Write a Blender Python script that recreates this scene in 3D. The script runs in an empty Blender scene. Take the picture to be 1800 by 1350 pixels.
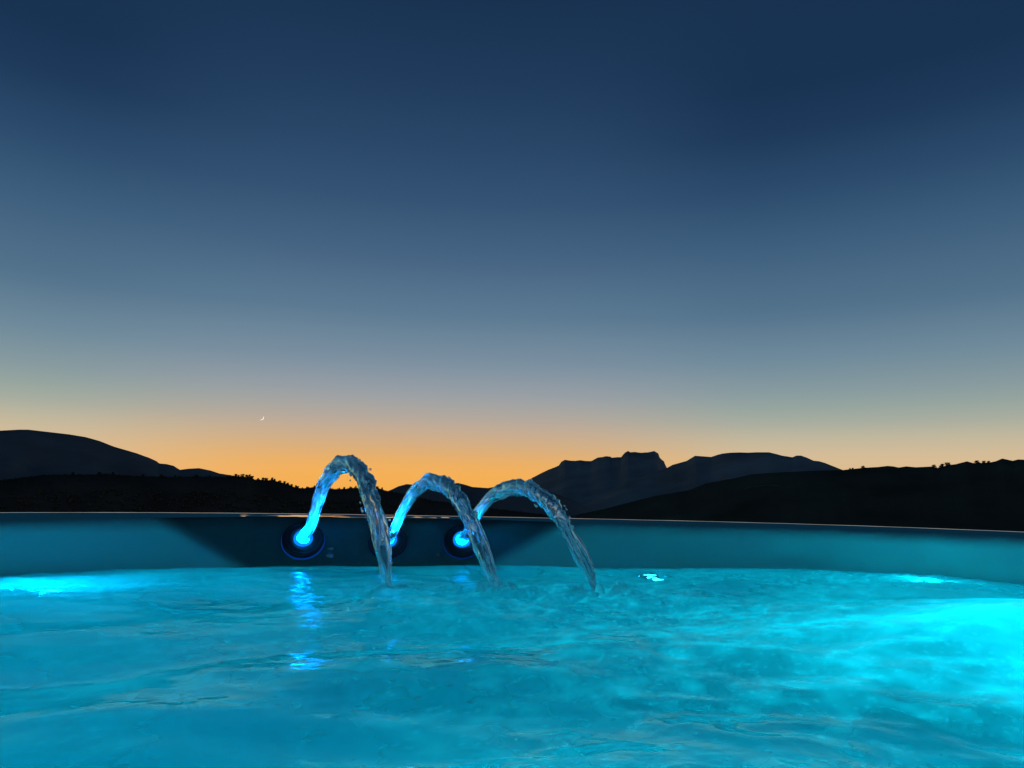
import bpy, bmesh, math, random
import numpy as np
from mathutils import Vector, Matrix, noise

random.seed(7)
rng = np.random.default_rng(11)
S = bpy.context.scene
COL = S.collection
R = math.radians


def lin(r, g, b):
    f = lambda c: (c / 255 / 12.92) if c / 255 <= 0.04045 else ((c / 255 + 0.055) / 1.055) ** 2.4
    return (f(r), f(g), f(b), 1.0)


# ------------------------------------------------------------------ camera
# Just above the water of the tub, looking over the far rim.  Water level z = 0.
CAM = Vector((0, 0, 0.133))
pitch, roll = R(8.72), R(1.08)
Fw = Vector((0, math.cos(pitch), math.sin(pitch)))
U0 = Vector((0, -math.sin(pitch), math.cos(pitch)))
R0 = Vector((1, 0, 0))
Rt = R0 * math.cos(roll) + U0 * math.sin(roll)
Up = U0 * math.cos(roll) - R0 * math.sin(roll)
cam_data = bpy.data.cameras.new('camera')
cam = bpy.data.objects.new('camera', cam_data)
COL.objects.link(cam)
cam.matrix_world = Matrix(((Rt.x, Up.x, -Fw.x, CAM.x), (Rt.y, Up.y, -Fw.y, CAM.y),
                           (Rt.z, Up.z, -Fw.z, CAM.z), (0, 0, 0, 1)))
cam_data.sensor_width = 36
cam_data.lens = 36 * 1239 / 1800
cam_data.clip_start = 0.01
cam_data.clip_end = 200000
S.camera = cam

# ------------------------------------------------------------------ dusk sky
# The sun has set at azimuth -7 deg; nothing but the twilight sky and the tub's lamps (some added out of view) gives light.
GLOW_AZ = R(-7)
W = bpy.data.worlds.new('World')
S.world = W
W.use_nodes = True
nt = W.node_tree
N, L = nt.nodes, nt.links
bg = N['Background']


def mth(op, a, b=None, clamp=False):
    n = N.new('ShaderNodeMath')
    n.operation = op
    n.use_clamp = clamp
    for i, v in enumerate((a, b)):
        if v is None:
            continue
        if isinstance(v, (int, float)):
            n.inputs[i].default_value = v
        else:
            L.new(v, n.inputs[i])
    return n.outputs[0]


def ramp(fac, stops):
    n = N.new('ShaderNodeValToRGB')
    cr = n.color_ramp
    cr.interpolation = 'LINEAR'
    while len(cr.elements) < len(stops):
        cr.elements.new(0.5)
    for e, (p, c) in zip(cr.elements, stops):
        e.position = p / 90
        e.color = lin(*c)
    L.new(fac, n.inputs[0])
    return n.outputs[0]


def mixc(fac, a, b):
    n = N.new('ShaderNodeMix')
    n.data_type = 'RGBA'
    L.new(fac, n.inputs[0])
    L.new(a, n.inputs[6])
    L.new(b, n.inputs[7])
    return n.outputs[2]


tc = N.new('ShaderNodeTexCoord')
sp = N.new('ShaderNodeSeparateXYZ')
L.new(tc.outputs['Generated'], sp.inputs[0])
X, Y, Z = sp.outputs
hor = mth('SQRT', mth('ADD', mth('MULTIPLY', X, X), mth('MULTIPLY', Y, Y)))
elev = mth('DIVIDE', mth('ARCTAN2', Z, hor), math.pi / 2, True)
cosaz = mth('DIVIDE', mth('ADD', mth('MULTIPLY', X, math.sin(GLOW_AZ)), mth('MULTIPLY', Y, math.cos(GLOW_AZ))),
            mth('ADD', hor, 1e-4))
zen = [(27, (40, 69, 101)), (32, (29, 56, 87)), (37.3, (21, 47, 75)), (50, (14, 36, 62)), (90, (10, 27, 50))]
zen_side = [(27, (27, 54, 85)), (30, (21, 47, 77)), (33, (21, 47, 76)), (37.3, (21, 47, 75)), (50, (13, 35, 60)), (90, (9, 26, 49))]
near = ramp(elev, [(0, (250, 176, 78)), (1.4, (246, 178, 90)), (2.3, (236, 177, 102)), (3.1, (223, 175, 118)), (3.9, (210, 174, 133)),
                   (5.0, (194, 171, 148)), (5.8, (180, 168, 155)), (7.2, (160, 162, 162)), (8.2, (148, 156, 163)), (10.3, (123, 143, 158)),
                   (14, (92, 122, 144)), (19, (67, 97, 126)), (23, (51, 81, 112))] + zen)
side = ramp(elev, [(0, (232, 188, 130)), (1.4, (228, 190, 140)), (3.0, (216, 190, 152)), (4.4, (194, 184, 158)),
                   (5.5, (170, 174, 159)), (6.8, (149, 164, 158)), (8, (135, 154, 158)), (10.5, (110, 137, 153)),
                   (14, (82, 113, 137)), (19, (60, 93, 122)), (23, (42, 73, 105))] + zen_side)
anti = ramp(elev, [(0, (112, 112, 122)), (5, (128, 122, 132)), (10, (98, 108, 126)), (20, (54, 78, 106))] + zen_side)
mr = N.new('ShaderNodeMapRange')
mr.interpolation_type = 'SMOOTHSTEP'
mr.inputs[1].default_value, mr.inputs[2].default_value = 0.885, 1.0
L.new(cosaz, mr.inputs[0])
mr2 = N.new('ShaderNodeMapRange')
mr2.interpolation_type = 'SMOOTHSTEP'
mr2.inputs[1].default_value, mr2.inputs[2].default_value = -0.7, 0.62
L.new(cosaz, mr2.inputs[0])
twi = mixc(mr2.outputs[0], anti, mixc(mr.outputs[0], side, near))
sky = N.new('ShaderNodeTexSky')
sky.sky_type = 'NISHITA'
sky.sun_disc = False
sky.sun_elevation = R(-1.5)
sky.sun_rotation = GLOW_AZ
sky.ozone_density = 3
sky.dust_density = 2
add = N.new('ShaderNodeMix')
add.data_type = 'RGBA'
add.blend_type = 'ADD'
add.inputs[0].default_value = 0.05
L.new(twi, add.inputs[6])
L.new(sky.outputs[0], add.inputs[7])
L.new(add.outputs[2], bg.inputs[0])
bg.inputs[1].default_value = 0.97

S.view_settings.view_transform = 'Standard'
S.view_settings.look = 'None'
S.view_settings.exposure = 0
S.view_settings.gamma = 1
S.render.engine = 'CYCLES'
cy = S.cycles
cy.use_denoising = True
cy.denoiser = 'OPENIMAGEDENOISE'
cy.max_bounces = 14
cy.transmission_bounces = 12
cy.diffuse_bounces = 8
cy.glossy_bounces = 5
cy.sample_clamp_indirect = 60
cy.blur_glossy = 0.3


# ------------------------------------------------------------------ helpers
def mat(name):
    m = bpy.data.materials.new(name)
    m.use_nodes = True
    return m, m.node_tree.nodes, m.node_tree.links


def principled(name, color, rough=0.5, metal=0.0, var=0.0, scale=10.0, bump=0.0, coat=0.0, spec=0.5):
    m, n, l = mat(name)
    p = n['Principled BSDF']
    p.inputs['Base Color'].default_value = (*color, 1)
    p.inputs['Roughness'].default_value = rough
    p.inputs['Metallic'].default_value = metal
    p.inputs['Coat Weight'].default_value = coat
    p.inputs['Specular IOR Level'].default_value = spec
    if var or bump:
        t = n.new('ShaderNodeTexNoise')
        t.inputs['Scale'].default_value = scale
        t.inputs['Detail'].default_value = 6
        g = n.new('ShaderNodeNewGeometry')
        l.new(g.outputs['Position'], t.inputs['Vector'])
        if var:
            cr = n.new('ShaderNodeValToRGB')
            cr.color_ramp.elements[0].position = 0.3
            cr.color_ramp.elements[1].position = 0.7
            cr.color_ramp.elements[0].color = (*[c * (1 - var) for c in color], 1)
            cr.color_ramp.elements[1].color = (*[c * (1 + var) for c in color], 1)
            l.new(t.outputs[0], cr.inputs[0])
            l.new(cr.outputs[0], p.inputs['Base Color'])
        if bump:
            b = n.new('ShaderNodeBump')
            b.inputs['Strength'].default_value = bump
            b.inputs['Distance'].default_value = 0.002
            l.new(t.outputs[0], b.inputs['Height'])
            l.new(b.outputs[0], p.inputs['Normal'])
    return m


def emission(name, color, strength):
    m, n, l = mat(name)
    n.remove(n['Principled BSDF'])
    e = n.new('ShaderNodeEmission')
    e.inputs[0].default_value = (*color, 1)
    e.inputs[1].default_value = strength
    l.new(e.outputs[0], n['Material Output'].inputs[0])
    return m


def mesh_obj(name, verts, faces, m=None, parent=None, smooth=True):
    me = bpy.data.meshes.new(name)
    me.from_pydata(verts if isinstance(verts, list) else verts.tolist(), [],
                   faces if isinstance(faces, list) else faces.tolist())
    if smooth:
        me.polygons.foreach_set('use_smooth', [True] * len(me.polygons))
    if m:
        me.materials.append(m)
    o = bpy.data.objects.new(name, me)
    COL.objects.link(o)
    o.parent = parent
    return o


def empty(name, loc=(0, 0, 0), parent=None):
    o = bpy.data.objects.new(name, None)
    o.empty_display_size = 0.1
    COL.objects.link(o)
    o.location = loc
    o.parent = parent
    return o


def tag(o, label, cat, group=None):
    o['label'] = label
    o['category'] = cat
    if group:
        o['group'] = group
    return o


def struct(o, kind='structure'):
    o['kind'] = kind
    return o


def grid_faces(nr, nc, closed=False):
    a = np.arange(nr * nc).reshape(nr, nc)
    b = np.roll(a, -1, axis=1) if closed else a[:, 1:]
    a2 = a if closed else a[:, :-1]
    return np.stack([a2[:-1], b[:-1], b[1:], a2[1:]], -1).reshape(-1, 4)


def lathe(prof, seg=48):
    """prof: list of (radius, height) -> verts, faces about local z."""
    v = []
    for r, z in prof:
        for k in range(seg):
            a = 2 * math.pi * k / seg
            v.append((r * math.cos(a), r * math.sin(a), z))
    f = grid_faces(len(prof), seg, True).tolist()
    if prof[0][0] > 0:
        pass
    return v, f


# ------------------------------------------------------------------ land
def noise2(n, m, beta, seed):
    g = np.random.default_rng(seed)
    kx = np.fft.fftfreq(m)[None, :]
    ky = np.fft.fftfreq(n)[:, None]
    k = np.hypot(kx, ky)
    k[0, 0] = 1
    a = k ** -beta
    a[0, 0] = 0
    f = np.fft.ifft2(a * np.exp(2j * math.pi * g.random((n, m)))).real
    return f / f.std()


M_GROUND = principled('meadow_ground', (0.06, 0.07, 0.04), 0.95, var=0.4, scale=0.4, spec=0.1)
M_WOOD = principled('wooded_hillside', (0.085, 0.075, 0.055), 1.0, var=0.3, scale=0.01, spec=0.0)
M_FARL = principled('far_rock_and_scrub_hazed', (0.15, 0.18, 0.18), 1.0, var=0.2, scale=0.002, spec=0.0)  # bluish tint puts the distance haze into the rock colour
M_FARR = principled('far_bare_rock_hazed', (0.19, 0.25, 0.25), 1.0, var=0.25, scale=0.002, spec=0.0)  # haze painted into the base colour here too
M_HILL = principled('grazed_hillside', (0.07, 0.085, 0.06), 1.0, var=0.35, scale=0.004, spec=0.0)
M_LEAF = principled('tree_foliage', (0.085, 0.085, 0.05), 0.9, var=0.4, scale=0.5, spec=0.1)
M_BARK = principled('tree_bark', (0.06, 0.045, 0.03), 0.9)

VALLEY = -250.0


def ground_z(r):
    t = np.clip((r - 8) / 1200, 0, 1)
    return -0.95 + (VALLEY + 0.95) * t * t * (3 - 2 * t)


rad = np.concatenate([[0.01], np.linspace(2, 30, 12), np.geomspace(40, 60000, 50)])
ang = np.linspace(0, 2 * math.pi, 120, endpoint=False)
gx = rad[:, None] * np.sin(ang)[None]
gy = rad[:, None] * np.cos(ang)[None]
gz = np.repeat(ground_z(rad)[:, None], 120, 1)
struct(mesh_obj('ground', np.stack([gx, gy, gz], -1).reshape(-1, 3), grid_faces(len(rad), 120, True)[:, ::-1], M_GROUND))

FAR_LEFT = [(-50,-4),(-48.24,1.169),(-42.73,2.388),(-38.83,3.063),(-35.93,3.366),(-34.86,3.511),(-34.39,3.541),(-33.26,3.460),(-32.11,3.375),(-31.08,3.237),(-30.21,3.008),(-29.30,2.654),(-27.84,2.236),(-27.02,1.944),(-26.52,1.718),(-26.32,1.561),(-25.84,1.536),(-25.38,1.428),(-24.94,1.153),(-24.35,1.254),(-23.66,1.316),(-22.87,1.172),(-22.27,0.979),(-21.27,0.837),(-18.80,0.212),(-14.97,-0.929),(-12,-2.2)]
WOODED = [(-54,-6),(-48.05,-0.341),(-41.17,-0.057),(-35.59,0.151),(-34.38,0.368),(-33.30,0.549),(-32.49,0.610),(-30.84,0.658),(-29.48,0.736),(-27.70,0.626),(-25.50,0.644),(-23.61,0.693),(-21.66,0.742),(-21.07,0.800),(-20.06,0.740),(-19.73,0.577),(-18.42,0.565),(-17.79,0.406),(-17.15,0.204),(-16.72,0.039),(-16.09,0.008),(-15.46,0.108),(-14.82,0.120),(-13.74,-0.034),(-12.87,0.027),(-12.23,0.127),(-11.13,0.060),(-10.47,0.117),(-9.79,-0.092),(-8.00,-0.372),(-6.18,-0.787),(-2.09,-1.254),(4.74,-1.927),(12,-5)]
LOW = [(-16,-2.2),(-13.26,-0.903),(-10.66,-0.508),(-9.36,0.050),(-8.92,0.281),(-8.26,0.474),(-7.81,0.438),(-6.90,0.321),(-5.77,0.388),(-4.87,0.541),(-4.19,0.644),(-3.64,0.519),(-3.04,0.350),(-1.76,0.284),(-1.13,0.431),(-0.31,0.719),(0.38,0.868),(1.30,0.703),(2.90,0.190),(5.18,-0.577),(8,-2.2)]
CRAG = [(-5,-2.2),(-2.55,-0.948),(-0.52,-0.055),(0.84,0.649),(1.29,0.794),(1.75,1.165),(2.43,1.541),(3.11,1.871),(3.89,2.203),(4.11,2.525),(4.39,2.666),(4.85,2.605),(5.26,2.588),(5.62,2.639),(5.99,2.576),(6.53,2.561),(6.76,2.700),(6.99,2.839),(7.35,2.889),(7.67,2.961),(8.03,2.943),(8.12,2.853),(8.57,2.904),(8.88,2.907),(9.02,3.090),(9.20,3.273),(9.43,3.410),(9.60,3.299),(9.96,3.325),(10.50,3.284),(11.03,3.334),(11.48,3.427),(11.79,3.250),(11.91,2.892),(12.09,2.715),(12.22,2.626),(12.30,2.404),(12.47,2.049),(13.42,1.439),(15.34,0.501),(17.83,-0.532),(22,-2.2)]
DOME = [(3,-2.2),(6.54,-0.551),(9.23,1.021),(11.90,1.909),(12.48,2.138),(12.87,2.365),(13.97,2.686),(14.32,2.910),(14.62,3.089),(15.83,3.007),(16.34,3.185),(16.68,3.273),(17.19,3.340),(17.95,3.363),(18.61,3.342),(19.19,3.363),(20.09,3.362),(20.58,3.233),(21.01,3.104),(21.73,2.975),(22.01,3.103),(22.33,3.102),(22.76,2.932),(23.18,2.721),(23.56,2.679),(23.95,2.554),(24.51,2.305),(25.07,2.058),(26.53,1.492),(29.33,0.326),(33,-2.5)]
RIGHT = [(-1,-4.6),(2.93,-2.188),(4.74,-1.838),(7.44,-1.201),(11.44,-0.098),(14.05,0.391),(15.35,0.938),(17.47,1.359),(18.73,1.675),(20.36,1.819),(21.97,1.916),(23.92,2.011),(25.07,2.037),(25.63,2.101),(26.19,2.164),(26.57,2.206),(27.48,2.268),(28.03,2.348),(28.39,2.308),(28.74,2.228),(29.20,2.307),(29.79,2.247),(30.48,2.286),(30.82,2.305),(31.09,2.187),(31.33,2.265),(31.67,2.380),(32.18,2.456),(32.84,2.645),(33.22,2.508),(34.12,2.559),(34.44,2.632),(34.83,2.816),(35.38,2.660),(35.69,2.750),(35.99,2.728),(38.93,2.977),(44.09,2.675),(50.38,1.838),(58,-4.6)]


def ridge(name, pts, D, wf, wb, m, seed, jag=0.012, rough=0.12, step=0.035):
    """A hill range: crest at distance D (gently varying), a front slope wf deep and a back slope wb deep."""
    az = np.arange(pts[0][0], pts[-1][0], step)
    el = np.interp(az, [p[0] for p in pts], [p[1] for p in pts])
    n1 = noise2(8, len(az), 1.1, seed)[0]
    el = el + jag * n1
    nrow = 41
    t = np.linspace(-1, 1, nrow)
    q = max(1, int(round((wf / 20) / (D * math.radians(step)))))
    nc = len(az) // q + 2
    nzc = noise2(nrow, nc, 1.3, seed + 1)
    xi = np.arange(len(az)) / q
    i0 = xi.astype(int)
    fr = (xi - i0)
    fr = fr * fr * (3 - 2 * fr)
    nz = nzc[:, i0] * (1 - fr) + nzc[:, i0 + 1] * fr
    Dv = D * (1 + 0.03 * noise2(8, len(az), 3.0, seed + 2)[0])
    rr = Dv[None] + np.where(t < 0, t * wf, t * wb)[:, None]
    zc = CAM.z + Dv * np.tan(np.radians(el))
    base = VALLEY - 30
    h = (1 - np.abs(t)) ** 1.25
    k = max(3, int(1.6 / step) | 1)
    ker = np.hanning(k + 2)[1:-1]
    zs = np.convolve(np.pad(zc, k // 2, mode='edge'), ker / ker.sum(), mode='valid')   # the body of the range, without its crest detail
    wc = ((1 - np.abs(t)) ** 5)[:, None]
    z = base + (zs[None] * (1 - wc) + zc[None] * wc - base) * h[:, None]
    z = z - np.abs(nz) * rough * (np.maximum(zc - base, 0))[None] * (np.abs(t) * (1 - np.abs(t)) * 2)[:, None]
    a = np.radians(az)[None]
    v = np.stack([rr * np.sin(a), rr * np.cos(a), z], -1)
    o = struct(mesh_obj(name, v.reshape(-1, 3), grid_faces(nrow, len(az)), m))
    return v, az, el, Dv


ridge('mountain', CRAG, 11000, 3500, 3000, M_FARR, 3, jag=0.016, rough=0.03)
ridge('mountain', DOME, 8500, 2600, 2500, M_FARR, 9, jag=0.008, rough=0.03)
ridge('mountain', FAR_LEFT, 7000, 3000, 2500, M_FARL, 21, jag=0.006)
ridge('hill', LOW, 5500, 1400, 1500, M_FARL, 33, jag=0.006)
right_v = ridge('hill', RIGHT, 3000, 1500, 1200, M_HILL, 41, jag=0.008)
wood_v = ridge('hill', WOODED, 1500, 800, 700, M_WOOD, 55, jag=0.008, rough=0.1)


# ------------------------------------------------------------------ trees on the ridges
def make_tree_meshes(seed, conifer):
    g = random.Random(seed)
    v, f = [], []
    for k in range(150):
        u = g.random()
        if conifer:
            hgt = 0.18 + 0.82 * u
            rmax = 0.27 * (1 - u) ** 0.8 + 0.02
        else:
            hgt = 0.05 + 0.95 * u
            rmax = 0.42 * math.sqrt(max(0.0, 1 - (2 * u - 0.7) ** 2 / 1.9)) * (0.8 + 0.3 * math.sin(5 * u + seed))
        a = g.random() * 6.283
        rr = rmax * math.sqrt(g.random())
        c = Vector((rr * math.cos(a), rr * math.sin(a), hgt))
        s = 0.05 + 0.07 * g.random()
        q = [c + Vector((g.gauss(0, s), g.gauss(0, s), g.gauss(0, s * 0.7))) for _ in range(4)]
        i = len(v)
        v += [tuple(p) for p in q]
        f += [(i, i + 1, i + 2), (i, i + 2, i + 3), (i + 1, i + 2, i + 3)]
    crown = bpy.data.meshes.new('crown')
    crown.from_pydata(v, [], f)
    crown.materials.append(M_LEAF)
    tv, tf = [], []
    for z, r in ((-0.12, 0.035), (0.3, 0.025), (0.62, 0.014), (0.9, 0.004)):
        for k in range(7):
            a = k * 6.283 / 7
            tv.append((r * math.cos(a) + 0.02 * math.sin(3 * z + seed), r * math.sin(a), z))
    tf = grid_faces(4, 7, True).tolist()
    for k in range(6):                                    # limbs
        a = g.random() * 6.283
        z = 0.3 + 0.08 * k
        i = len(tv)
        e = Vector((0.22 * math.cos(a), 0.22 * math.sin(a), z + 0.14))
        tv += [(0, 0, z - 0.015), (0, 0, z + 0.015), tuple(e)]
        tf.append((i, i + 1, i + 2))
    trunk = bpy.data.meshes.new('trunk')
    trunk.from_pydata(tv, [], tf)
    trunk.materials.append(M_BARK)
    return crown, trunk


TREES = [make_tree_meshes(s, c) for s, c in ((1, False), (2, False), (3, False), (4, True))]


def tree(surface, azd, height, kind, rot, label, group, sx=1.0):
    v, az, el, Dv = surface
    i = int(np.clip(np.searchsorted(az, azd), 0, len(az) - 1))
    p = v[20, i]
    t = empty('tree', (float(p[0]), float(p[1]), float(p[2]) - 0.3 * height))
    t.rotation_euler.z = rot
    t.scale = (height * sx * 1.25, height * sx * 1.25, height * 0.78)
    for me, nm in zip(TREES[kind], ('crown', 'trunk')):
        o = bpy.data.objects.new(nm, me)
        COL.objects.link(o)
        o.parent = t
    tag(t, label, 'tree', group)
    return t


WOOD_TREES = [(-31.6, 9, 0), (-30.0, 8, 1), (-29.2, 9, 0), (-27.3, 8, 2), (-26.13, 9, 0), (-25.2, 7, 1), (-23.8, 9, 0), (-22.9, 7, 2),
              (-21.55, 7, 2), (-21.11, 9, 0), (-20.9, 7, 1), (-20.63, 11, 2), (-20.35, 10, 0), (-20.15, 12, 1), (-19.95, 9, 2),
              (-19.5, 7, 0), (-19.16, 10, 1), (-18.95, 9, 2), (-18.5, 11, 0), (-18.32, 8, 3), (-17.95, 7, 1), (-17.6, 10, 2),
              (-17.35, 8, 0), (-17.05, 8, 1), (-16.76, 10, 0), (-16.6, 7, 2), (-15.9, 6, 0), (-15.33, 7, 1), (-14.7, 6, 2),
              (-13.5, 6, 0), (-13.09, 8, 1), (-12.6, 7, 2), (-12.23, 8, 0), (-11.5, 7, 1), (-10.6, 8, 2), (-10.2, 8, 0)]
for k, (a, h, kind) in enumerate(WOOD_TREES):
    lab, grp = (('small dark tree on the ridge crest in front of the far left mountain', 'crest trees before the far left mountain') if a < -22 else
                ('small dark tree standing against the orange sky on the ridge below the moon', 'crest trees below the moon') if a < -16 else
                ('small dark tree low on the ridge crest behind the leftmost water jet', 'crest trees behind the leftmost jet'))
    tree(wood_v, a, h, kind, k * 1.7, lab, grp, 0.9 + 0.25 * math.sin(k * 2.3))
for k, (a, h, kind, lab, grp) in enumerate([
        (26.46, 15, 0, 'lone small tree on the right hill crest just right of the saddle', None),
        (30.86, 15, 1, 'tree clump left of the notch in the right hill crest', None),
        (31.36, 20, 0, 'bushy tree just right of the notch in the right hill crest', None),
        (31.68, 19, 2, 'wide bushy tree second to the right of the crest notch', None),
        (33.39, 18, 1, 'tallest of the small trees near the right end of the hill crest', None),
        (33.77, 13, 2, 'low tree in the row near the right end of the hill crest', 'low trees at the right end of the crest'),
        (34.06, 12, 0, 'low tree in the row near the right end of the hill crest', 'low trees at the right end of the crest'),
        (25.6, 8, 1, 'tiny bush in the saddle where the right hill meets the dome mountain', 'tiny bushes in the saddle'),
        (25.75, 8, 2, 'tiny bush in the saddle where the right hill meets the dome mountain', 'tiny bushes in the saddle')]):
    tree(right_v, a, h, kind, k * 2.1, lab, grp, 1.15)

# the wood that covers the near left ridge: one mass of small crowns
v, az, el, Dv = wood_v
fv, ff = [], []
g = random.Random(5)
for k in range(7000):
    i = g.randrange(40, v.shape[1] - 60)
    tr = 20 - (g.random() ** 2.4) * 18
    r0 = int(tr)
    u = tr - r0
    p = v[r0, i] * (1 - u) + v[min(r0 + 1, 20), i] * u
    h = g.uniform(4, 7.5) if tr < 18.5 else g.uniform(0.8, 2.6)
    w = h * g.uniform(0.4, 0.7)
    b = len(fv)
    fv.append((p[0], p[1], p[2] + h))
    for q in range(5):
        a = q * 1.2566 + g.random()
        ww = w * g.uniform(0.7, 1.2)
        fv.append((p[0] + ww * math.cos(a), p[1] + ww * math.sin(a), p[2] + h * g.uniform(0.4, 0.7)))
    fv.append((p[0], p[1], p[2] - 0.5))
    for q in range(5):
        n1, n2 = b + 1 + q, b + 1 + (q + 1) % 5
        ff += [(b, n1, n2), (b + 6, n2, n1)]
o = struct(mesh_obj('forest', fv, ff, M_LEAF, smooth=False), 'stuff')
tag(o, 'dark unbroken wood covering the near left ridge', 'forest')

# faint pale track across the right hill
v, az, el, Dv = right_v
tv = []
for k in range(40):
    a = 18.2 + 2.6 * k / 39
    i = int(np.searchsorted(az, a))
    row = 18.2 - 0.3 * (abs(k - 17) / 20) ** 2
    r0 = int(row)
    u = row - r0
    p = v[r0, i] * (1 - u) + v[r0 + 1, i] * u
    wd = 5.0
    tv += [(p[0], p[1], p[2] + 3.0), (p[0] * (1 + wd / 3000), p[1] * (1 + wd / 3000), p[2] + 3.0 + wd * 0.35)]
M_TRACK = principled('dusty_track', (0.2, 0.2, 0.18), 1.0, spec=0)
struct(mesh_obj('path', tv, [(2 * k, 2 * k + 2, 2 * k + 3, 2 * k + 1) for k in range(39)], M_TRACK))

# ------------------------------------------------------------------ moon
md = Vector((math.sin(R(-19.6)) * math.cos(R(5.29)), math.cos(R(-19.6)) * math.cos(R(5.29)), math.sin(R(5.29))))
mr_ = 90000 * math.tan(R(0.20))
right_ = md.cross(Vector((0, 0, 1))).normalized()
up_ = right_.cross(md)
ca, sa = math.cos(R(-38)), math.sin(R(-38))
ax, ay = right_ * ca + up_ * sa, up_ * ca - right_ * sa
mv = []
for shell, rs in ((0, 1.0), (1, 0.985)):
    for a in np.linspace(-80, 80, 41):
        for b in np.linspace(48, 92, 9):
            p = ax * (math.sin(R(b)) * math.cos(R(a))) + ay * math.sin(R(a)) - md * (math.cos(R(b)) * math.cos(R(a)))
            mv.append(tuple(p * mr_ * rs))
mf = grid_faces(41, 9)
mf = np.concatenate([mf, mf[:, ::-1] + 41 * 9])
moon = mesh_obj('moon', mv, mf.tolist(), emission('moonlight', (1.0, 0.93, 0.80), 1.15))
moon.location = md * 90000
tag(moon, 'thin crescent moon low in the sky above the left ridge', 'moon')

# ------------------------------------------------------------------ hot tub
CX, CY = 0.0, 0.30
RIM = 0.079
TAN = math.tan(R(35))
PXC, PB, PT = -0.262, 0.225, 0.36      # centre, half width at the water and at the rim of the fountain panel


def inner_r(th):
    c = np.cos(th)
    n = 2.95 + 0.45 * np.clip(c * 2.0, -1, 1)
    return (np.abs(np.cos(th) / 0.95) ** n + np.abs(np.sin(th) / 1.0) ** n) ** (-1 / n)


def outer_r(th):
    n = 2.7
    return (np.abs(np.cos(th) / 1.30) ** n + np.abs(np.sin(th) / 1.335) ** n) ** (-1 / n)


def cut(x, z, y):
    """How far the sloped fountain panel is cut back into the far wall at height z."""
    u = np.where(x < PXC, (PXC - x) * 1.13, x - PXC)
    q = (u - PB) / (PT - PB)
    q = 0.5 * (q + np.sqrt(q * q + 0.006)) - 0.03
    zb = RIM * np.maximum(q, 0)
    d = TAN * (z - 0.002 - zb)
    k = 0.003
    d = 0.5 * (d + np.sqrt(d * d + k * k)) - 0.0008
    return np.where((y > 0.7) & (z > -0.03), np.maximum(d, 0), 0)


# angles: finer on the far side
th = np.concatenate([np.linspace(R(20), R(160), 900, endpoint=False), np.linspace(R(160), R(380), 260, endpoint=False)])
ri, ro = inner_r(th), outer_r(th)
rows = []


def add_row(r, z, f=1.0):
    z = np.full_like(th, z) if np.isscalar(z) else z
    x = CX + r * np.cos(th)
    y = CY + r * np.sin(th)
    y = y + cut(x, np.minimum(z, RIM), y) * f
    rows.append(np.stack([x, y, z], -1))


for s, z in ((0.01, -0.86), (0.28, -0.86), (0.38, -0.85), (0.425, -0.82), (0.44, -0.76), (0.455, -0.52), (0.47, -0.47), (0.51, -0.44),
             (0.70, -0.425), (0.80, -0.415), (0.855, -0.39), (0.89, -0.33), (0.93, -0.22), (0.965, -0.13)):
    add_row(ri * s, z)
NWALL = 46
for z in np.linspace(-0.10, 0.057, NWALL):
    add_row(ri + 0.06 * min(z, 0) * 1.5 + 0.05 * max(z, 0), z)
off = 0.05 * 0.057
for a in np.linspace(0, 90, 11)[1:]:
    add_row(ri + off + 0.022 * (1 - math.cos(R(a))), 0.057 + 0.022 * math.sin(R(a)))
lip = ri + off + 0.022
wav = (0.0010 * np.sin(th * 19 + 1) + 0.0008 * np.sin(th * 37) + 0.0005 * np.sin(th * 71 + 2)) * np.exp(-((th - R(106)) / R(14)) ** 2)
for t in (0.06, 0.13, 0.2, 0.3, 0.42, 0.55, 0.68, 0.8, 0.9, 0.96, 0.985):
    h = RIM + 0.0012 * math.sin(t * math.pi * 2) - 0.0035 * t + wav * math.sin(t * math.pi) * (0.3 + 0.7 * math.sin(t * 17))
    add_row(lip + (ro - lip) * t, h, (1 - t) ** 1.5)
add_row(ro - 0.001, RIM - 0.007, 0)
add_row(ro, RIM - 0.012, 0)
add_row(ro, RIM - 0.10, 0)
sv = np.concatenate(rows)
nrw, nth = len(rows), len(th)


def shell_point(x, z):
    """Point and normal of the far wall at x, z (with the panel cut)."""
    def pt(x, z):
        a = math.pi / 2
        for _ in range(8):
            r = float(inner_r(np.array([a]))[0]) + 0.05 * max(z, 0) + 0.09 * min(z, 0)
            a = a - (CX + r * math.cos(a) - x) / (-r * math.sin(a) + 1e-9)
        y = CY + r * math.sin(a)
        return Vector((x, y + float(cut(np.array([x]), np.array([z]), np.array([y]))[0]), z))
    p = pt(x, z)
    n = (pt(x + 0.01, z) - pt(x - 0.01, z)).cross(pt(x, z + 0.004) - pt(x, z - 0.004)).normalized()
    return p, (n if n.y < 0 else -n)


tub = empty('hot_tub', (CX, CY, -0.95))
tag(tub, 'round cornered hot tub with dark wet rim and blue lit water inside', 'hot tub')
OFF = Vector((-CX, -CY, 0.95))

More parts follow.
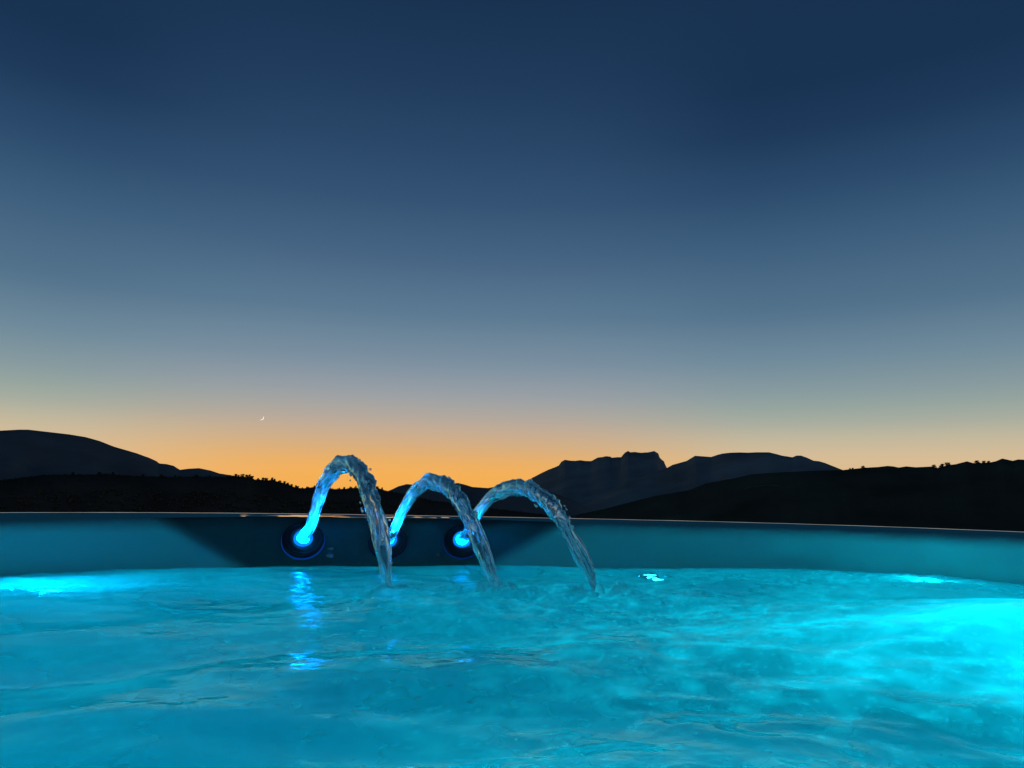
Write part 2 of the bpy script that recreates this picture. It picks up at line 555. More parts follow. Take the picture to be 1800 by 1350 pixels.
m, n, l = mat('tub_acrylic')
p = n['Principled BSDF']
p.inputs['Base Color'].default_value = (0.10, 0.45, 0.47, 1)
p.inputs['Roughness'].default_value = 0.22
p.inputs['Specular IOR Level'].default_value = 0.0
geo = n.new('ShaderNodeNewGeometry')
t1 = n.new('ShaderNodeTexNoise')
t1.inputs['Scale'].default_value = 14
t1.inputs['Detail'].default_value = 5
l.new(geo.outputs['Position'], t1.inputs['Vector'])
mrr = n.new('ShaderNodeMapRange')                  # wet film and dry patches
mrr.inputs[1].default_value, mrr.inputs[2].default_value = 0.38, 0.62
mrr.inputs[3].default_value, mrr.inputs[4].default_value = 0.30, 0.45
l.new(t1.outputs[0], mrr.inputs[0])
l.new(mrr.outputs[0], p.inputs['Roughness'])
t2 = n.new('ShaderNodeTexNoise')
t2.inputs['Scale'].default_value = 420
l.new(geo.outputs['Position'], t2.inputs['Vector'])
b1 = n.new('ShaderNodeBump')
b1.inputs['Strength'].default_value = 0.012
b1.inputs['Distance'].default_value = 0.001
l.new(t2.outputs[0], b1.inputs['Height'])
l.new(b1.outputs[0], p.inputs['Normal'])
M_SHELL = m
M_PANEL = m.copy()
M_PANEL.name = 'shaded_panel_acrylic'
pn, pl = M_PANEL.node_tree.nodes, M_PANEL.node_tree.links      # wall acrylic with the slope's shade painted in, feathered at the ends
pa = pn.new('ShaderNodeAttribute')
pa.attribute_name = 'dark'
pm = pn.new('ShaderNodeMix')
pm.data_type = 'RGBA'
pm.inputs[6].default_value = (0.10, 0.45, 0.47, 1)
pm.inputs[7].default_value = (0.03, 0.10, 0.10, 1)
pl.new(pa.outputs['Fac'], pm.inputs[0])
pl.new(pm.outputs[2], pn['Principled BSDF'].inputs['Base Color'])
M_BLACK = principled('black_plastic', (0.012, 0.012, 0.013), 0.42, var=0.2, scale=200, spec=0.4)
M_CAB = principled('cabinet_board', (0.08, 0.06, 0.05), 0.7, var=0.3, scale=6)
M_GLINT = principled('polished_glint_band', (0.92, 0.90, 0.87), 0.10, metal=1.0)

sf = grid_faces(nrw, nth, True)
fc_c = sv[sf].mean(axis=1)
ur = np.repeat(np.arange(nrw - 1), nth)
dcut = cut(fc_c[:, 0], np.minimum(fc_c[:, 2], RIM), fc_c[:, 1])
NOZ_XZ = [(-0.3695, 0.0385), (-0.2215, 0.0375), (-0.0860, 0.0395)]
holes = np.zeros(len(sf), bool)
for hx, hz in NOZ_XZ:                                  # bores for the fountain nozzles
    holes |= (np.hypot(fc_c[:, 0] - hx, (fc_c[:, 2] - hz) / math.cos(R(35))) < 0.0150) & (fc_c[:, 1] > 0.9) & (ur < 14 + NWALL + 6)
mesh_obj('shell', sv + np.array(OFF), sf[~holes], M_SHELL, tub)
# cabinet below the rim, as a closed skirt
ccs = []
for z, s in ((RIM - 0.10, -0.01), (-0.5, -0.01), (-0.93, -0.01)):
    ccs.append(np.stack([CX + (ro + s) * np.cos(th), CY + (ro + s) * np.sin(th), np.full_like(th, z)], -1))
mesh_obj('cabinet', np.concatenate(ccs) + np.array(OFF), grid_faces(3, nth, True), M_CAB, tub)
# added polished edge band, tilted inwards to catch the low sky, rolled over outside
tr = []
for dr, dz in ((-0.011, -0.0046), (-0.011, -0.0029), (-0.008, -0.00275), (-0.005, -0.0026), (-0.002, -0.00247), (0.0005, -0.0024), (0.0022, -0.0034), (0.0024, -0.012)):
    zz = RIM + dz + 0.00012 * np.sin(th * 57) * np.sin(th * 13 + dr * 200)
    tr.append(np.stack([CX + (ro + dr) * np.cos(th), CY + (ro + dr) * np.sin(th), zz], -1))
mesh_obj('sky_glint_band', np.concatenate(tr) + np.array(OFF), grid_faces(8, nth, True), M_GLINT, tub)


# the sloping face with its shade painted in, an added sheet 1.2 mm proud of the wall
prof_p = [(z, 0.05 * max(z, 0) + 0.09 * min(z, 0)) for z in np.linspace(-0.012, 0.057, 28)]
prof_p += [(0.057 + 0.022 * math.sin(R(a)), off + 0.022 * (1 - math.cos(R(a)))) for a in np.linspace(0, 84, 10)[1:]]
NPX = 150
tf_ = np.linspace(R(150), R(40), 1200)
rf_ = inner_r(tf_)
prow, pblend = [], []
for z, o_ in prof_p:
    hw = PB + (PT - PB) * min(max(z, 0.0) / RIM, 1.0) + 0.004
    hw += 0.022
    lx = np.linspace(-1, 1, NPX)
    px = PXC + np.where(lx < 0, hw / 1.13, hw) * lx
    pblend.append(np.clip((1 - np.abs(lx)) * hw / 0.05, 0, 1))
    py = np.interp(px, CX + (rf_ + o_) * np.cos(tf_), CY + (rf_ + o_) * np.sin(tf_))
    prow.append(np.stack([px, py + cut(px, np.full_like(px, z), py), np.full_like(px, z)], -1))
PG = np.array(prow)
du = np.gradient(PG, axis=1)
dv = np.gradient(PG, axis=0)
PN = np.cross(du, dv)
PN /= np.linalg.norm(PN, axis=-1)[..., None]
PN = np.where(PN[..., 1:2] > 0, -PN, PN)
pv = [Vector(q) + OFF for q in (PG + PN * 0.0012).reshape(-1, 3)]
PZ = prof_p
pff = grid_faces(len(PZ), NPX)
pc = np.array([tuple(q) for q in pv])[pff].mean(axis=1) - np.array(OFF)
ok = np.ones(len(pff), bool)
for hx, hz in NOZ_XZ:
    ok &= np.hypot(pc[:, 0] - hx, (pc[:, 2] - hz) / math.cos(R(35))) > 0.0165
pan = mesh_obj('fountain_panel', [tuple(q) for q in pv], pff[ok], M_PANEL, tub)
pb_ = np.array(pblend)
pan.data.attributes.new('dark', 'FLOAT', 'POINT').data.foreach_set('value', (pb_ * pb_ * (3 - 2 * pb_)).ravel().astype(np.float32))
pan['label'] = 'shaded sloping panel that carries the three nozzles'


def frame(p, nrm):
    z = nrm.normalized()
    x = Vector((0, 0, 1)).cross(z).normalized()
    y = z.cross(x)
    return Matrix(((x.x, y.x, z.x, p.x), (x.y, y.y, z.y, p.y), (x.z, y.z, z.z, p.z), (0, 0, 0, 1)))


# film of splashed water lying on the rim behind the nozzles
def film(row0, row1, th0, th1, thr, seed):
    r0, r1 = row0, row1
    js = [j for j in range(nth) if R(th0) < th[j] < R(th1)]
    V, F, idx = [], [], {}
    for i in range(r0, r1 + 1):
        for j in js:
            p = Vector(rows[i][j]) + Vector((0, -0.0002, 0.0006))
            p.z += 0.0004 * noise.noise(Vector((p.x * 40, p.y * 90, seed)))
            idx[(i, j)] = len(V)
            V.append(tuple(p))
    for i in range(r0, r1):
        for j in js[:-1]:
            p = rows[i][j]
            w = noise.noise(Vector((p[0] * 9 + seed, p[1] * 34, seed))) + 0.5 * noise.noise(Vector((p[0] * 30, p[1] * 80, seed)))
            e = min(j - js[0], js[-1] - j) / (0.5 * len(js))
            if w > thr + 0.5 * (1 - e) ** 3:
                F.append((idx[(i, j)], idx[(i, j + 1)], idx[(i + 1, j + 1)], idx[(i + 1, j)]))
    return V, F


LIPROW = 14 + NWALL
fv_, ff_ = film(LIPROW + 6, LIPROW + 15, 93, 117, -0.02, 4.0)
m, n, l = mat('thin_water_film')
p = n['Principled BSDF']
p.inputs['Base Color'].default_value = (0.5, 0.7, 0.75, 1)
p.inputs['Roughness'].default_value = 0.06
p.inputs['IOR'].default_value = 1.333
p.inputs['Transmission Weight'].default_value = 1.0
o = mesh_obj('puddle', fv_, ff_, m)
tag(o, 'thin streaky film of splashed water on the rim behind the nozzles', 'puddle')

# underwater lamps
def underwater_lamp(thd, z, rs, color, strength, radius=0.042, aim=None):
    t = R(thd)
    r = float(inner_r(np.array([t]))[0]) * rs
    pnt = Vector((CX + r * math.cos(t), CY + r * math.sin(t), z))
    nrm = aim if aim else Vector((CX - pnt.x, CY - pnt.y, 0.1))
    Mx = Matrix.Translation(OFF) @ frame(pnt, nrm)
    vv, fcs = lathe([(radius * 1.35, -0.03), (radius * 1.35, 0.004), (radius * 1.28, 0.009), (radius * 1.05, 0.009), (radius, 0.003)], 40)
    bez = mesh_obj('underwater_lamp', vv, fcs, M_BLACK, tub)
    bez.matrix_local = Mx
    prof = [(radius * math.cos(R(a)) + 1e-5, 0.004 + 0.006 * math.sin(R(a))) for a in (0, 20, 45, 70, 90)]
    vv, fcs = lathe(prof, 40)
    mesh_obj('lens', vv, fcs, emission('lamp_lens', color, strength), bez)
    return bez


CYAN = (0.0003, 0.77, 1.0)
AZURE = (0.0002, 0.53, 1.0)
underwater_lamp(132, -0.12, 0.97, AZURE, 560, 0.017)
underwater_lamp(75.5, -0.075, 0.985, (0.03, 0.62, 1.0), 14, 0.012)
underwater_lamp(52, -0.05, 0.99, CYAN, 300, 0.012)
underwater_lamp(20, -0.412, 0.74, CYAN, 215, aim=Vector((-0.12, -0.06, 1)))     # added unseen lamp, facing up to brighten the right swell
underwater_lamp(-2, -0.22, 0.94, CYAN, 560)
underwater_lamp(-34, -0.2, 0.945, CYAN, 520)  # added lamp out of view, lifts the water at right
underwater_lamp(200, -0.22, 0.94, AZURE, 140)  # weak fill lamp added beyond the left of the view
underwater_lamp(270, -0.22, 0.94, CYAN, 350)  # added lamp behind the camera, lights the near water

# fountain nozzles
M_LENS = emission('nozzle_lens_glow', (0.004, 0.24, 1.0), 1.0)
M_LED = emission('nozzle_led', (0.0002, 0.26, 1.0), 30000)
M_BORE = principled('white_bore', (0.8, 0.8, 0.8), 0.4)
JET_AIM = [(-0.3386, 1.2509, 0.0972), (-0.1908, 1.2549, 0.0901), (-0.0575, 1.2559, 0.0925)]   # each eyeball is turned towards its jet
NOZZLES = [(-0.3695, 0.0385, 0.0365, 0.22), (-0.2215, 0.0375, 0.0340, 0.03), (-0.0860, 0.0395, 0.0345, 0.10)]
nozzle_frames = []
for (x, z, rad_, glow), aim in zip(NOZZLES, JET_AIM):
    pnt, nrm = shell_point(x, z)
    pnt = pnt + nrm * 0.0012
    Mx = Matrix.Translation(OFF) @ frame(pnt, nrm)
    axis = (Vector(aim) - pnt).normalized()
    nozzle_frames.append((pnt + nrm * 0.008, axis))
    Bx = frame(pnt, nrm).inverted() @ frame(pnt + nrm * 0.008, axis)
    k = rad_ / 0.0355
    vv, fcs = lathe([(0.0350 * k, 0.001), (0.0355 * k, 0.0078), (0.0345 * k, 0.0095), (0.031 * k, 0.0102), (0.0285 * k, 0.0104), (0.028 * k, 0.0098),
                     (0.0275 * k, 0.0104), (0.024 * k, 0.0106), (0.0178, 0.0105), (0.0168, 0.009), (0.0165, 0.001)], 64)
    fl = mesh_obj('fountain_nozzle', vv, fcs, M_BLACK, tub)
    fl.matrix_local = Mx
    vv, fcs = lathe([(0.0368 * k, -0.002), (0.0368 * k, 0.0020), (0.034 * k, 0.0024)], 64)  # added glowing ring for the LED light reflected under the flange
    mesh_obj('glow_ring', vv, fcs, emission('led_spill_glow', (0.003, 0.13, 0.85), glow), fl)
    vv, fcs = lathe([(0.0164, 0.001), (0.0164, 0.0100), (0.0158, 0.0118), (0.0148, 0.0122), (0.0140, 0.0112), (0.0122, 0.0102)], 48)
    mesh_obj('lens', vv, fcs, M_LENS, fl)
    vv, fcs = lathe([(0.0122, 0.000), (0.0124, -0.03), (0.0124, -0.06), (1e-5, -0.0605)], 32)
    mesh_obj('bore', vv, fcs, M_BORE, fl).matrix_local = Bx
    vv, fcs = lathe([(1e-5, -0.0570), (0.007, -0.0572), (0.0085, -0.0590)], 32)
    mesh_obj('led', vv, [f[::-1] for f in fcs], M_LED, fl).matrix_local = Bx

# ------------------------------------------------------------------ water in the tub
NG = 800
DOM = 2.4
kx = np.fft.fftfreq(NG, DOM / NG)[None, :]
ky = np.fft.fftfreq(NG, DOM / NG)[:, None]


def band(lo, hi, seed, sx=1.0, sy=1.0, p=1.0):
    """Random waves with wavelengths lo..hi (m), unit deviation."""
    g = np.random.default_rng(seed)
    k = np.hypot(kx * sx, ky * sy)
    w = np.exp(-((np.log(np.maximum(k, 1e-6)) - math.log(1 / math.sqrt(lo * hi))) / (0.5 * math.log(hi / lo))) ** 2)
    w = w / np.maximum(k, 1e-3) ** p
    w[0, 0] = 0
    f = np.fft.ifft2(w * np.exp(2j * math.pi * g.random((NG, NG)))).real
    return f / f.std()


swell = band(0.18, 0.5, 1, 1.3, 0.8)
chop = band(0.05, 0.16, 2, 1.25, 0.85)
fine = band(0.018, 0.05, 3)
tiny = band(0.008, 0.018, 4, 1, 1, 0.5)
foamn = band(0.02, 0.12, 5)
speck = band(0.007, 0.014, 8)
patch = band(0.12, 0.4, 6)

xs = np.linspace(-1.02, 1.02, 681)
ys = np.concatenate([np.linspace(-0.75, 0.24, 60, endpoint=False), np.linspace(0.24, 1.42, 395)])
WX, WY = np.meshgrid(xs, ys)


def samp(f, x, y):
    u = (x + 1.2) / DOM * NG
    w = (y + 0.9) / DOM * NG
    i, j = np.floor(u).astype(int), np.floor(w).astype(int)
    a, b = u - i, w - j
    i0, i1, j0, j1 = i % NG, (i + 1) % NG, j % NG, (j + 1) % NG
    return (f[j0, i0] * (1 - a) + f[j0, i1] * a) * (1 - b) + (f[j1, i0] * (1 - a) + f[j1, i1] * a) * b


wth = np.arctan2(WY - CY, WX - CX)
wr = np.hypot(WX - CX, WY - CY)
edge = inner_r(wth) + 0.012
out = wr > edge
WXc = np.where(out, CX + edge * np.cos(wth), WX)
WYc = np.where(out, CY + edge * np.sin(wth), WY)


def gau(x0, y0, sx, sy, rot=0.0):
    c, s = math.cos(rot), math.sin(rot)
    dx, dy = WXc - x0, WYc - y0
    return np.exp(-((dx * c + dy * s) / sx) ** 2 - ((-dx * s + dy * c) / sy) ** 2)


LAND = [(-0.1587, 0.9626), (-0.0131, 0.9823), (0.1205, 0.9892)]
lampr = 1.5 * gau(-0.66, 0.95, 0.2, 0.13) + gau(0.22, 1.20, 0.12, 0.08) + 1.2 * gau(0.6, 1.14, 0.2, 0.08)
quiet = 1 - 0.55 * gau(-0.35, 0.55, 0.45, 0.32)
calm = np.clip((edge - np.minimum(wr, edge)) / 0.35, 0, 1)
splash = np.clip(sum(gau(x, y - 0.02, 0.085, 0.055) for x, y in LAND) + gau(0.08, 0.86, 0.2, 0.10) * 0.9, 0, 1.3)
hump = gau(0.60, 0.71, 0.27, 0.16, 0.25)
churn = np.clip(gau(0.2, 0.62, 0.4, 0.3) + gau(0.25, 1.1, 0.4, 0.14) * 0.5, 0, 1)
H = samp(swell, WXc, WYc) * 0.0034 * (0.35 + 0.65 * calm)
H += samp(chop, WXc, WYc) * quiet * (0.0005 + 0.0008 * churn + 0.0016 * splash + 0.0014 * lampr) * (0.4 + 0.6 * calm) * (1 - 0.75 * hump)
H += samp(fine, WXc, WYc) * quiet * (0.00006 + 0.00028 * churn + 0.0009 * splash + 0.0008 * lampr) * (1 - 0.85 * hump)
H += samp(tiny, WXc, WYc) * (0.00001 + 0.00004 * churn + 0.00022 * splash + 0.00014 * lampr) * (1 - 0.9 * hump)
for x, y in LAND:
    d = np.hypot(WXc - x, WYc - y)
    H += 0.0028 * np.cos(d * 2 * math.pi / 0.045) * np.exp(-d / 0.07) - 0.004 * np.exp(-(d / 0.02) ** 2)
    H += 0.0045 * np.exp(-((d - 0.022) / 0.02) ** 2) * np.clip(samp(fine, WXc, WYc) + 0.3 * samp(tiny, WXc, WYc), 0, 2)
H += 0.040 * hump + 0.012 * gau(0.78, 1.30, 0.28, 0.3) + 0.006 * gau(0.45, 1.2, 0.3, 0.2)
H -= 0.006 * gau(0.3, 0.5, 0.14, 0.1)
aer = 0.25 + 0.07 * samp(patch, WXc, WYc)
aer = aer + 0.42 * np.clip(hump * 1.2, 0, 1) + 0.32 * gau(0.46, 0.53, 0.28, 0.24) * (1 - 0.8 * hump) * np.clip(0.95 + 0.18 * samp(patch, WXc, WYc), 0.2, 1.4)
aer = aer * (1 - 0.85 * gau(0.12, 0.45, 0.24, 0.10)) * (1 - 0.6 * gau(-0.02, 0.60, 0.15, 0.05))  # aeration thinned so patches of the centre foreground look shaded
aer = aer + splash * np.clip(0.22 + 0.22 * samp(foamn, WXc, WYc), 0, 0.7)
aer = aer + churn * np.clip(0.10 + 0.16 * samp(foamn, WXc, WYc) + 0.06 * samp(patch, WXc, WYc), 0, 0.5)
aer = aer + 0.4 * sum(gau(x, y - 0.012, 0.035, 0.03) for x, y in LAND)
aer = aer + 0.25 * gau(-0.62, 1.0, 0.3, 0.15)
aer = aer + 0.6 * np.clip(splash * 1.2 + 0.7 * gau(0.5, 1.17, 0.3, 0.04) + 0.35 * churn, 0, 1) * np.clip((samp(speck, WXc, WYc) - 1.25) * 2.0, 0, 1)
aer = np.clip(aer, 0.04, 0.9)

fc = grid_faces(len(ys), len(xs))
keep = ~(out.ravel()[fc].all(axis=1))
fc = fc[keep]
water = mesh_obj('water', np.stack([WXc, WYc, H], -1).reshape(-1, 3), fc)
struct(water)
at = water.data.attributes.new('aeration', 'FLOAT', 'POINT')
at.data.foreach_set('value', aer.ravel().astype(np.float32))


def water_material(name, attr, bump_scale, bump_dist, tcol, dcol, dmix, gcol, rrough, grough):
    m, n, l = mat(name)
    n.remove(n['Principled BSDF'])
    rf = n.new('ShaderNodeBsdfRefraction')
    rf.inputs['Color'].default_value = (*gcol, 1)
    rf.inputs['Roughness'].default_value = rrough
    rf.inputs['IOR'].default_value = 1.333
    gs = n.new('ShaderNodeBsdfGlossy')
    gs.inputs['Color'].default_value = (gcol[0] * 0.5, gcol[1], gcol[2], 1)
    gs.inputs['Roughness'].default_value = grough
    fr = n.new('ShaderNodeFresnel')
    fr.inputs['IOR'].default_value = 1.333
    gl = n.new('ShaderNodeMixShader')
    l.new(fr.outputs[0], gl.inputs[0])
    l.new(rf.outputs[0], gl.inputs[1])
    l.new(gs.outputs[0], gl.inputs[2])
    tr = n.new('ShaderNodeBsdfTranslucent')
    tr.inputs['Color'].default_value = (*tcol, 1)
    df = n.new('ShaderNodeBsdfDiffuse')
    df.inputs['Color'].default_value = (*dcol, 1)
    mx = n.new('ShaderNodeMixShader')
    mx.inputs[0].default_value = dmix
    l.new(tr.outputs[0], mx.inputs[1])
    l.new(df.outputs[0], mx.inputs[2])
    mm = n.new('ShaderNodeMixShader')
    l.new(gl.outputs[0], mm.inputs[1])
    l.new(mx.outputs[0], mm.inputs[2])
    a = n.new('ShaderNodeAttribute')
    a.attribute_name = attr
    l.new(a.outputs['Fac'], mm.inputs[0])
    g = n.new('ShaderNodeNewGeometry')
    t = n.new('ShaderNodeTexNoise')
    t.inputs['Scale'].default_value = bump_scale
    t.inputs['Detail'].default_value = 3
    l.new(g.outputs['Position'], t.inputs['Vector'])
    b = n.new('ShaderNodeBump')
    b.inputs['Strength'].default_value = 0.25
    b.inputs['Distance'].default_value = bump_dist
    l.new(t.outputs[0], b.inputs['Height'])
    for s in (rf, gs, fr):
        l.new(b.outputs[0], s.inputs['Normal'])
    l.new(mm.outputs[0], n['Material Output'].inputs[0])
    return m


M_WATER = water_material('tub_water', 'aeration', 60, 0.002, (0.85, 0.93, 0.96), (0.5, 0.6, 0.65), 0.12, (0.66, 0.94, 1.0), 0.16, 0.05)
M_JET = water_material('jet_water', 'aeration', 260, 0.0008, (0.95, 0.98, 0.99), (0.95, 0.98, 0.99), 0.45, (0.96, 0.99, 1.0), 0.02, 0.02)
water.data.materials.append(M_WATER)

# ------------------------------------------------------------------ fountain jets
J1 = [(-0.3514,1.2714,0.0668),(-0.3386,1.2509,0.0972),(-0.3232,1.226,0.1318),(-0.3073,1.201,0.1529),(-0.2884,1.1715,0.1675),(-0.2667,1.1374,0.1731),(-0.2425,1.0988,0.1694),(-0.2215,1.0648,0.155),(-0.2061,1.0398,0.1333),(-0.1935,1.0194,0.107),(-0.1835,1.0035,0.0786),(-0.1737,0.9876,0.049),(-0.1655,0.974,0.0242),(-0.1587,0.9626,-0.004)]
J2 = [(-0.2035,1.2723,0.0645),(-0.1908,1.2549,0.0901),(-0.1748,1.2327,0.1152),(-0.1576,1.2089,0.1329),(-0.1408,1.1851,0.1444),(-0.1231,1.1598,0.1481),(-0.1036,1.1313,0.1418),(-0.0857,1.1043,0.1279),(-0.0703,1.0805,0.1079),(-0.0555,1.0568,0.0823),(-0.0431,1.0362,0.0579),(-0.0302,1.014,0.0301),(-0.0198,0.9949,0.0117),(-0.0131,0.9823,-0.004)]
J3 = [(-0.0707,1.2724,0.067),(-0.0575,1.2559,0.0925),(-0.0404,1.2344,0.1157),(-0.0236,1.213,0.1297),(-0.0062,1.1902,0.1376),(0.0134,1.1637,0.1415),(0.0322,1.1371,0.1372),(0.0494,1.1118,0.1269),(0.0641,1.0891,0.1128),(0.0759,1.0701,0.0958),(0.0873,1.0512,0.073),(0.1001,1.0284,0.0484),(0.1109,1.0082,0.0256),(0.1205,0.9892,-0.004)]


def spline(pts, n):
    P = np.array(pts)
    P = np.vstack([2 * P[0] - P[1], P, 2 * P[-1] - P[-2]])
    seg = len(P) - 3
    o = []
    for q in np.linspace(0, seg - 1e-6, n):
        i = int(q)
        t = q - i
        a, b, c, d = P[i:i + 4]
        o.append(0.5 * (2 * b + (c - a) * t + (2 * a - 5 * b + 4 * c - d) * t * t + (3 * b - a - 3 * c + d) * t ** 3))
    return np.array(o)


def strand(path, rad_fn, amp_fn, seed, segs=30, flat=0.0):
    n = len(path)
    T = np.gradient(path, axis=0)
    T /= np.linalg.norm(T, axis=1)[:, None]
    side = np.cross(T, np.array([0.0, 0.0, 1.0]))
    side = side / np.maximum(np.linalg.norm(side, axis=1)[:, None], 1e-6)
    for i in range(1, n):
        if np.dot(side[i], side[i - 1]) < 0:
            side[i] = -side[i]
    upv = np.cross(side, T)
    V = []
    arc = np.concatenate([[0], np.cumsum(np.linalg.norm(np.diff(path, axis=0), axis=1))])
    long_ = 1.0
    off = Vector((seed * 3.1, seed * 1.7, -seed * 2.3))
    for i in range(n):
        s = i / (n - 1)
        r0, am = rad_fn(s), amp_fn(s)
        tw = s * 5 + seed
        for k in range(segs):
            a = 2 * math.pi * k / segs
            d = side[i] * math.cos(a) + upv[i] * math.sin(a)
            ar = arc[i]
            st = min(1.0, max(0.0, (s - 0.5) / 0.25)) * long_
            q = Vector((math.cos(a + tw * st) * (0.9 + 0.9 * st), math.sin(a + tw * st) * (0.9 + 0.9 * st), ar * (34 - 16 * st))) + off
            q2 = Vector((math.cos(a + tw * st) * 2.4, math.sin(a + tw * st) * 2.4, ar * (85 - 50 * st))) + off * 2
            q3 = Vector((math.cos(a) * 5, math.sin(a) * 5, ar * (210 - 90 * st))) + off * 3
            lo = noise.noise(q) * 1.1 + noise.noise(q2) * 0.5
            hi = noise.noise(q3) * 0.14
            rr = r0 * (1 + am * (lo + hi) + flat * math.cos(2 * (a - tw)))
            p = path[i] + d * max(rr, r0 * 0.25)
            V.append(tuple(p))
    return V, grid_faces(n, segs, True).tolist()


def jet(idx, pts, rads, seed, label, side_strands):
    rads = [rads[0] * 0.88] * 3 + [q * 0.84 for q in rads]
    pnt, nrm = nozzle_frames[idx]
    start = pnt - nrm * 0.055
    P = [tuple(start), tuple(pnt - nrm * 0.02), tuple(pnt + nrm * 0.008)] + pts
    path = spline(P, 190)
    s_r = np.linspace(0, 1, len(rads))
    V, F = strand(path, lambda s: float(np.interp(s, s_r, rads)),
                  lambda s: float(np.interp(s, [0, 0.13, 0.2, 0.33, 0.5, 0.65, 1], [0.0, 0.02, 0.09, 0.20, 0.42, 0.5, 0.5])), seed,
                  flat=0.0)
    A = []
    for i in range(190):
        q = i / 189
        base = float(np.interp(q, [0, 0.15, 0.28, 0.5, 0.65, 1], [0.16, 0.20, 0.42, 0.5, 0.18, 0.08]))
        for k in range(30):                               # bubbles drawn out along the stream
            a = 2 * math.pi * k / 30
            nn = noise.noise(Vector((2.2 * math.cos(a), 2.2 * math.sin(a), q * 16 + seed))) + 0.6 * noise.noise(Vector((5 * math.cos(a), 5 * math.sin(a), q * 40 + seed)))
            A.append(min(0.95, max(0.02, base * (1 + 1.7 * nn))))
    g = random.Random(seed)
    for (s0, s1, rr, ox, oz) in side_strands:             # ribbons that peel away and rejoin
        i0, i1 = int(s0 * 189), int(s1 * 189)
        sub = path[i0:i1].copy()
        u = np.linspace(0, 1, len(sub))
        w = np.sin(u * math.pi)
        sub[:, 0] += ox * w
        sub[:, 2] += oz * w
        sub[:, 1] += 0.004 * np.sin(u * 7 + seed)
        v2, f2 = strand(sub, lambda s: rr * (0.35 + 0.65 * math.sin(s * math.pi)), lambda s: 0.35, g.random() * 9, 16)
        b = len(V)
        V += v2
        F += [tuple(q + b for q in f) for f in f2]
        A += [0.07] * len(v2)
    T = np.gradient(path, axis=0)
    for k in range(46):                                   # beads fraying off the stream
        i = int(189 * (0.55 + 0.44 * g.random()))
        r0 = float(np.interp(i / 189, s_r, rads))
        t = Vector(T[i]).normalized()
        d = Vector((g.gauss(0, 1), g.gauss(0, 1), g.gauss(0, 1))).cross(t).normalized()
        c = Vector(path[i]) + d * r0 * g.uniform(0.8, 1.7)
        br, ln = g.uniform(0.0007, 0.0022), g.uniform(1.0, 3.2)
        b = len(V)
        e2 = t.cross(d)
        for lat in (-60, -20, 20, 60):
            for q in range(6):
                a = q * 1.0472
                V.append(tuple(c + (d * math.cos(a) + e2 * math.sin(a)) * (br * math.cos(R(lat))) + t * (br * ln * math.sin(R(lat)))))
        V += [tuple(c - t * br * ln), tuple(c + t * br * ln)]
        F += [tuple(b + q for q in f) for f in grid_faces(4, 6, True).tolist()]
        F += [(b + 24, b + (q + 1) % 6, b + q) for q in range(6)] + [(b + 25, b + 18 + q, b + 18 + (q + 1) % 6) for q in range(6)]
        A += [0.15] * 26
    o = mesh_obj('fountain_jet', [tuple(Vector(q) - start) for q in V], F, M_JET)
    o.location = start
    o.data.attributes.new('aeration', 'FLOAT', 'POINT').data.foreach_set('value', np.array(A, np.float32))
    tag(o, label, 'water jet', 'arching water jets of the tub fountain')
    return o


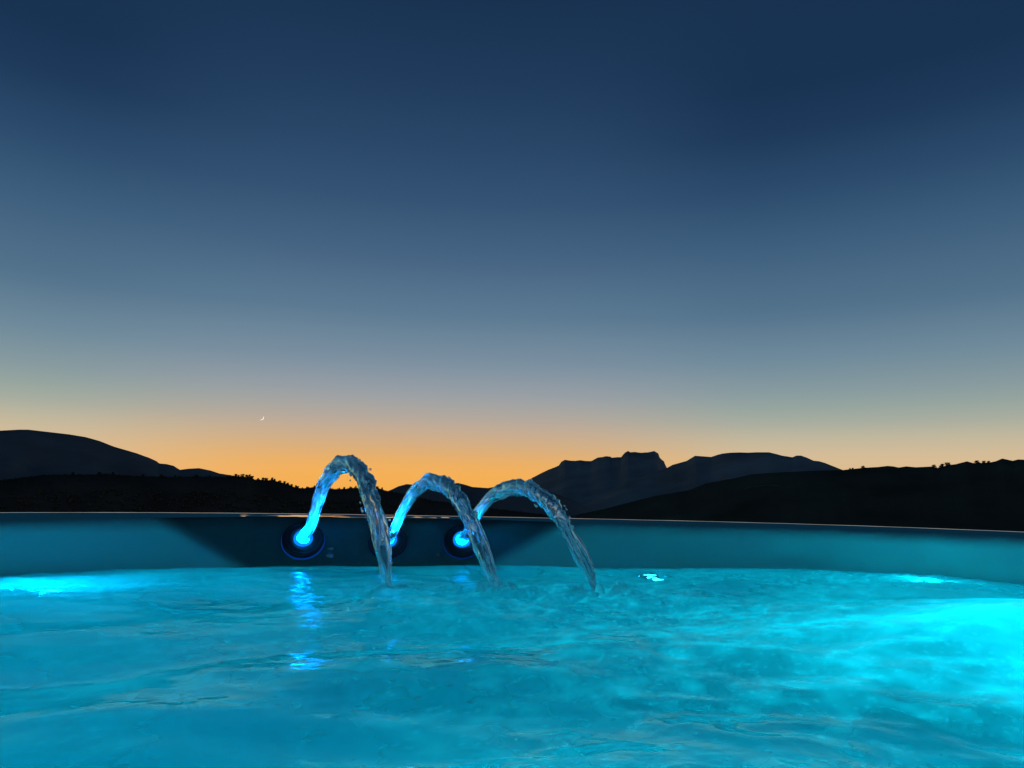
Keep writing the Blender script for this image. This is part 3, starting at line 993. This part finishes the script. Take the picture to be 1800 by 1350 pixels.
jet(0, J1, [0.0112, 0.0125, 0.0140, 0.0150, 0.0150, 0.0145, 0.0130, 0.0118, 0.0106, 0.0092, 0.0060], 3.3,
    'leftmost and tallest arching jet of blue lit water', [(0.55, 0.95, 0.0045, -0.009, 0.0), (0.66, 0.99, 0.0045, 0.010, 0.0)])
jet(1, J2, [0.0105, 0.0112, 0.0125, 0.0140, 0.0140, 0.0135, 0.0122, 0.0110, 0.0096, 0.0082, 0.0055], 6.1,
    'middle arching jet of blue lit water', [(0.6, 0.97, 0.0042, 0.011, 0.0)])
jet(2, J3, [0.0105, 0.0112, 0.0130, 0.0150, 0.0140, 0.0130, 0.0135, 0.0115, 0.0060, 0.0062, 0.0045], 9.7,
    'rightmost and lowest arching jet of blue lit water', [(0.74, 0.99, 0.004, 0.010, 0.0), (0.78, 1.0, 0.0035, -0.008, 0.0)])

# ------------------------------------------------------------------ stray droplets
bm = bmesh.new()
bmesh.ops.create_icosphere(bm, subdivisions=2, radius=1)
for vtx in bm.verts:
    vtx.co *= 1 + 0.25 * noise.noise(vtx.co * 1.7)
drop_me = bpy.data.meshes.new('water_droplet')
bm.to_mesh(drop_me)
bm.free()
drop_me.polygons.foreach_set('use_smooth', [True] * len(drop_me.polygons))
drop_me.materials.append(M_JET)
drop_me.attributes.new('aeration', 'FLOAT', 'POINT').data.foreach_set('value', np.full(len(drop_me.vertices), 0.3, np.float32))


def droplet(loc, sc, label, group=None):
    o = bpy.data.objects.new('water_droplet', drop_me)
    COL.objects.link(o)
    o.location = loc
    o.scale = sc
    tag(o, label, 'droplet', group)


def on_panel(x, z, d=0.001):
    p, nn = shell_point(x, z)
    return p + nn * d


droplet(on_panel(-0.318, 0.014), (0.0075, 0.003, 0.0045), 'large wet drop on the panel between the left and middle nozzles')
droplet(on_panel(-0.320, 0.026), (0.0065, 0.0025, 0.0025), 'flat smear of water just above the large drop on the panel')
droplet(on_panel(-0.127, 0.017), (0.0024, 0.002, 0.0035), 'left of two tiny drops on the panel beside the right nozzle')
droplet(on_panel(-0.106, 0.018), (0.0024, 0.002, 0.0024), 'right of two tiny drops on the panel beside the right nozzle')
g = random.Random(17)
for k in range(9):                                       # drops thrown off the falling streams
    J = (J1, J2, J3)[k % 3]
    q = J[g.randrange(9, 12)]
    droplet((q[0] + g.uniform(0.010, 0.026), q[1] + g.uniform(-0.02, 0.02), max(0.010, q[2] - 0.02 + g.uniform(-0.02, 0.01))),
            (g.uniform(0.001, 0.0022),) * 2 + (g.uniform(0.0015, 0.004),),
            ('tiny drop thrown off the falling end of the leftmost jet', 'tiny drop thrown off the falling end of the middle jet',
             'tiny drop thrown off the falling end of the rightmost jet')[k % 3],
            ('drops of the leftmost jet', 'drops of the middle jet', 'drops of the rightmost jet')[k % 3])
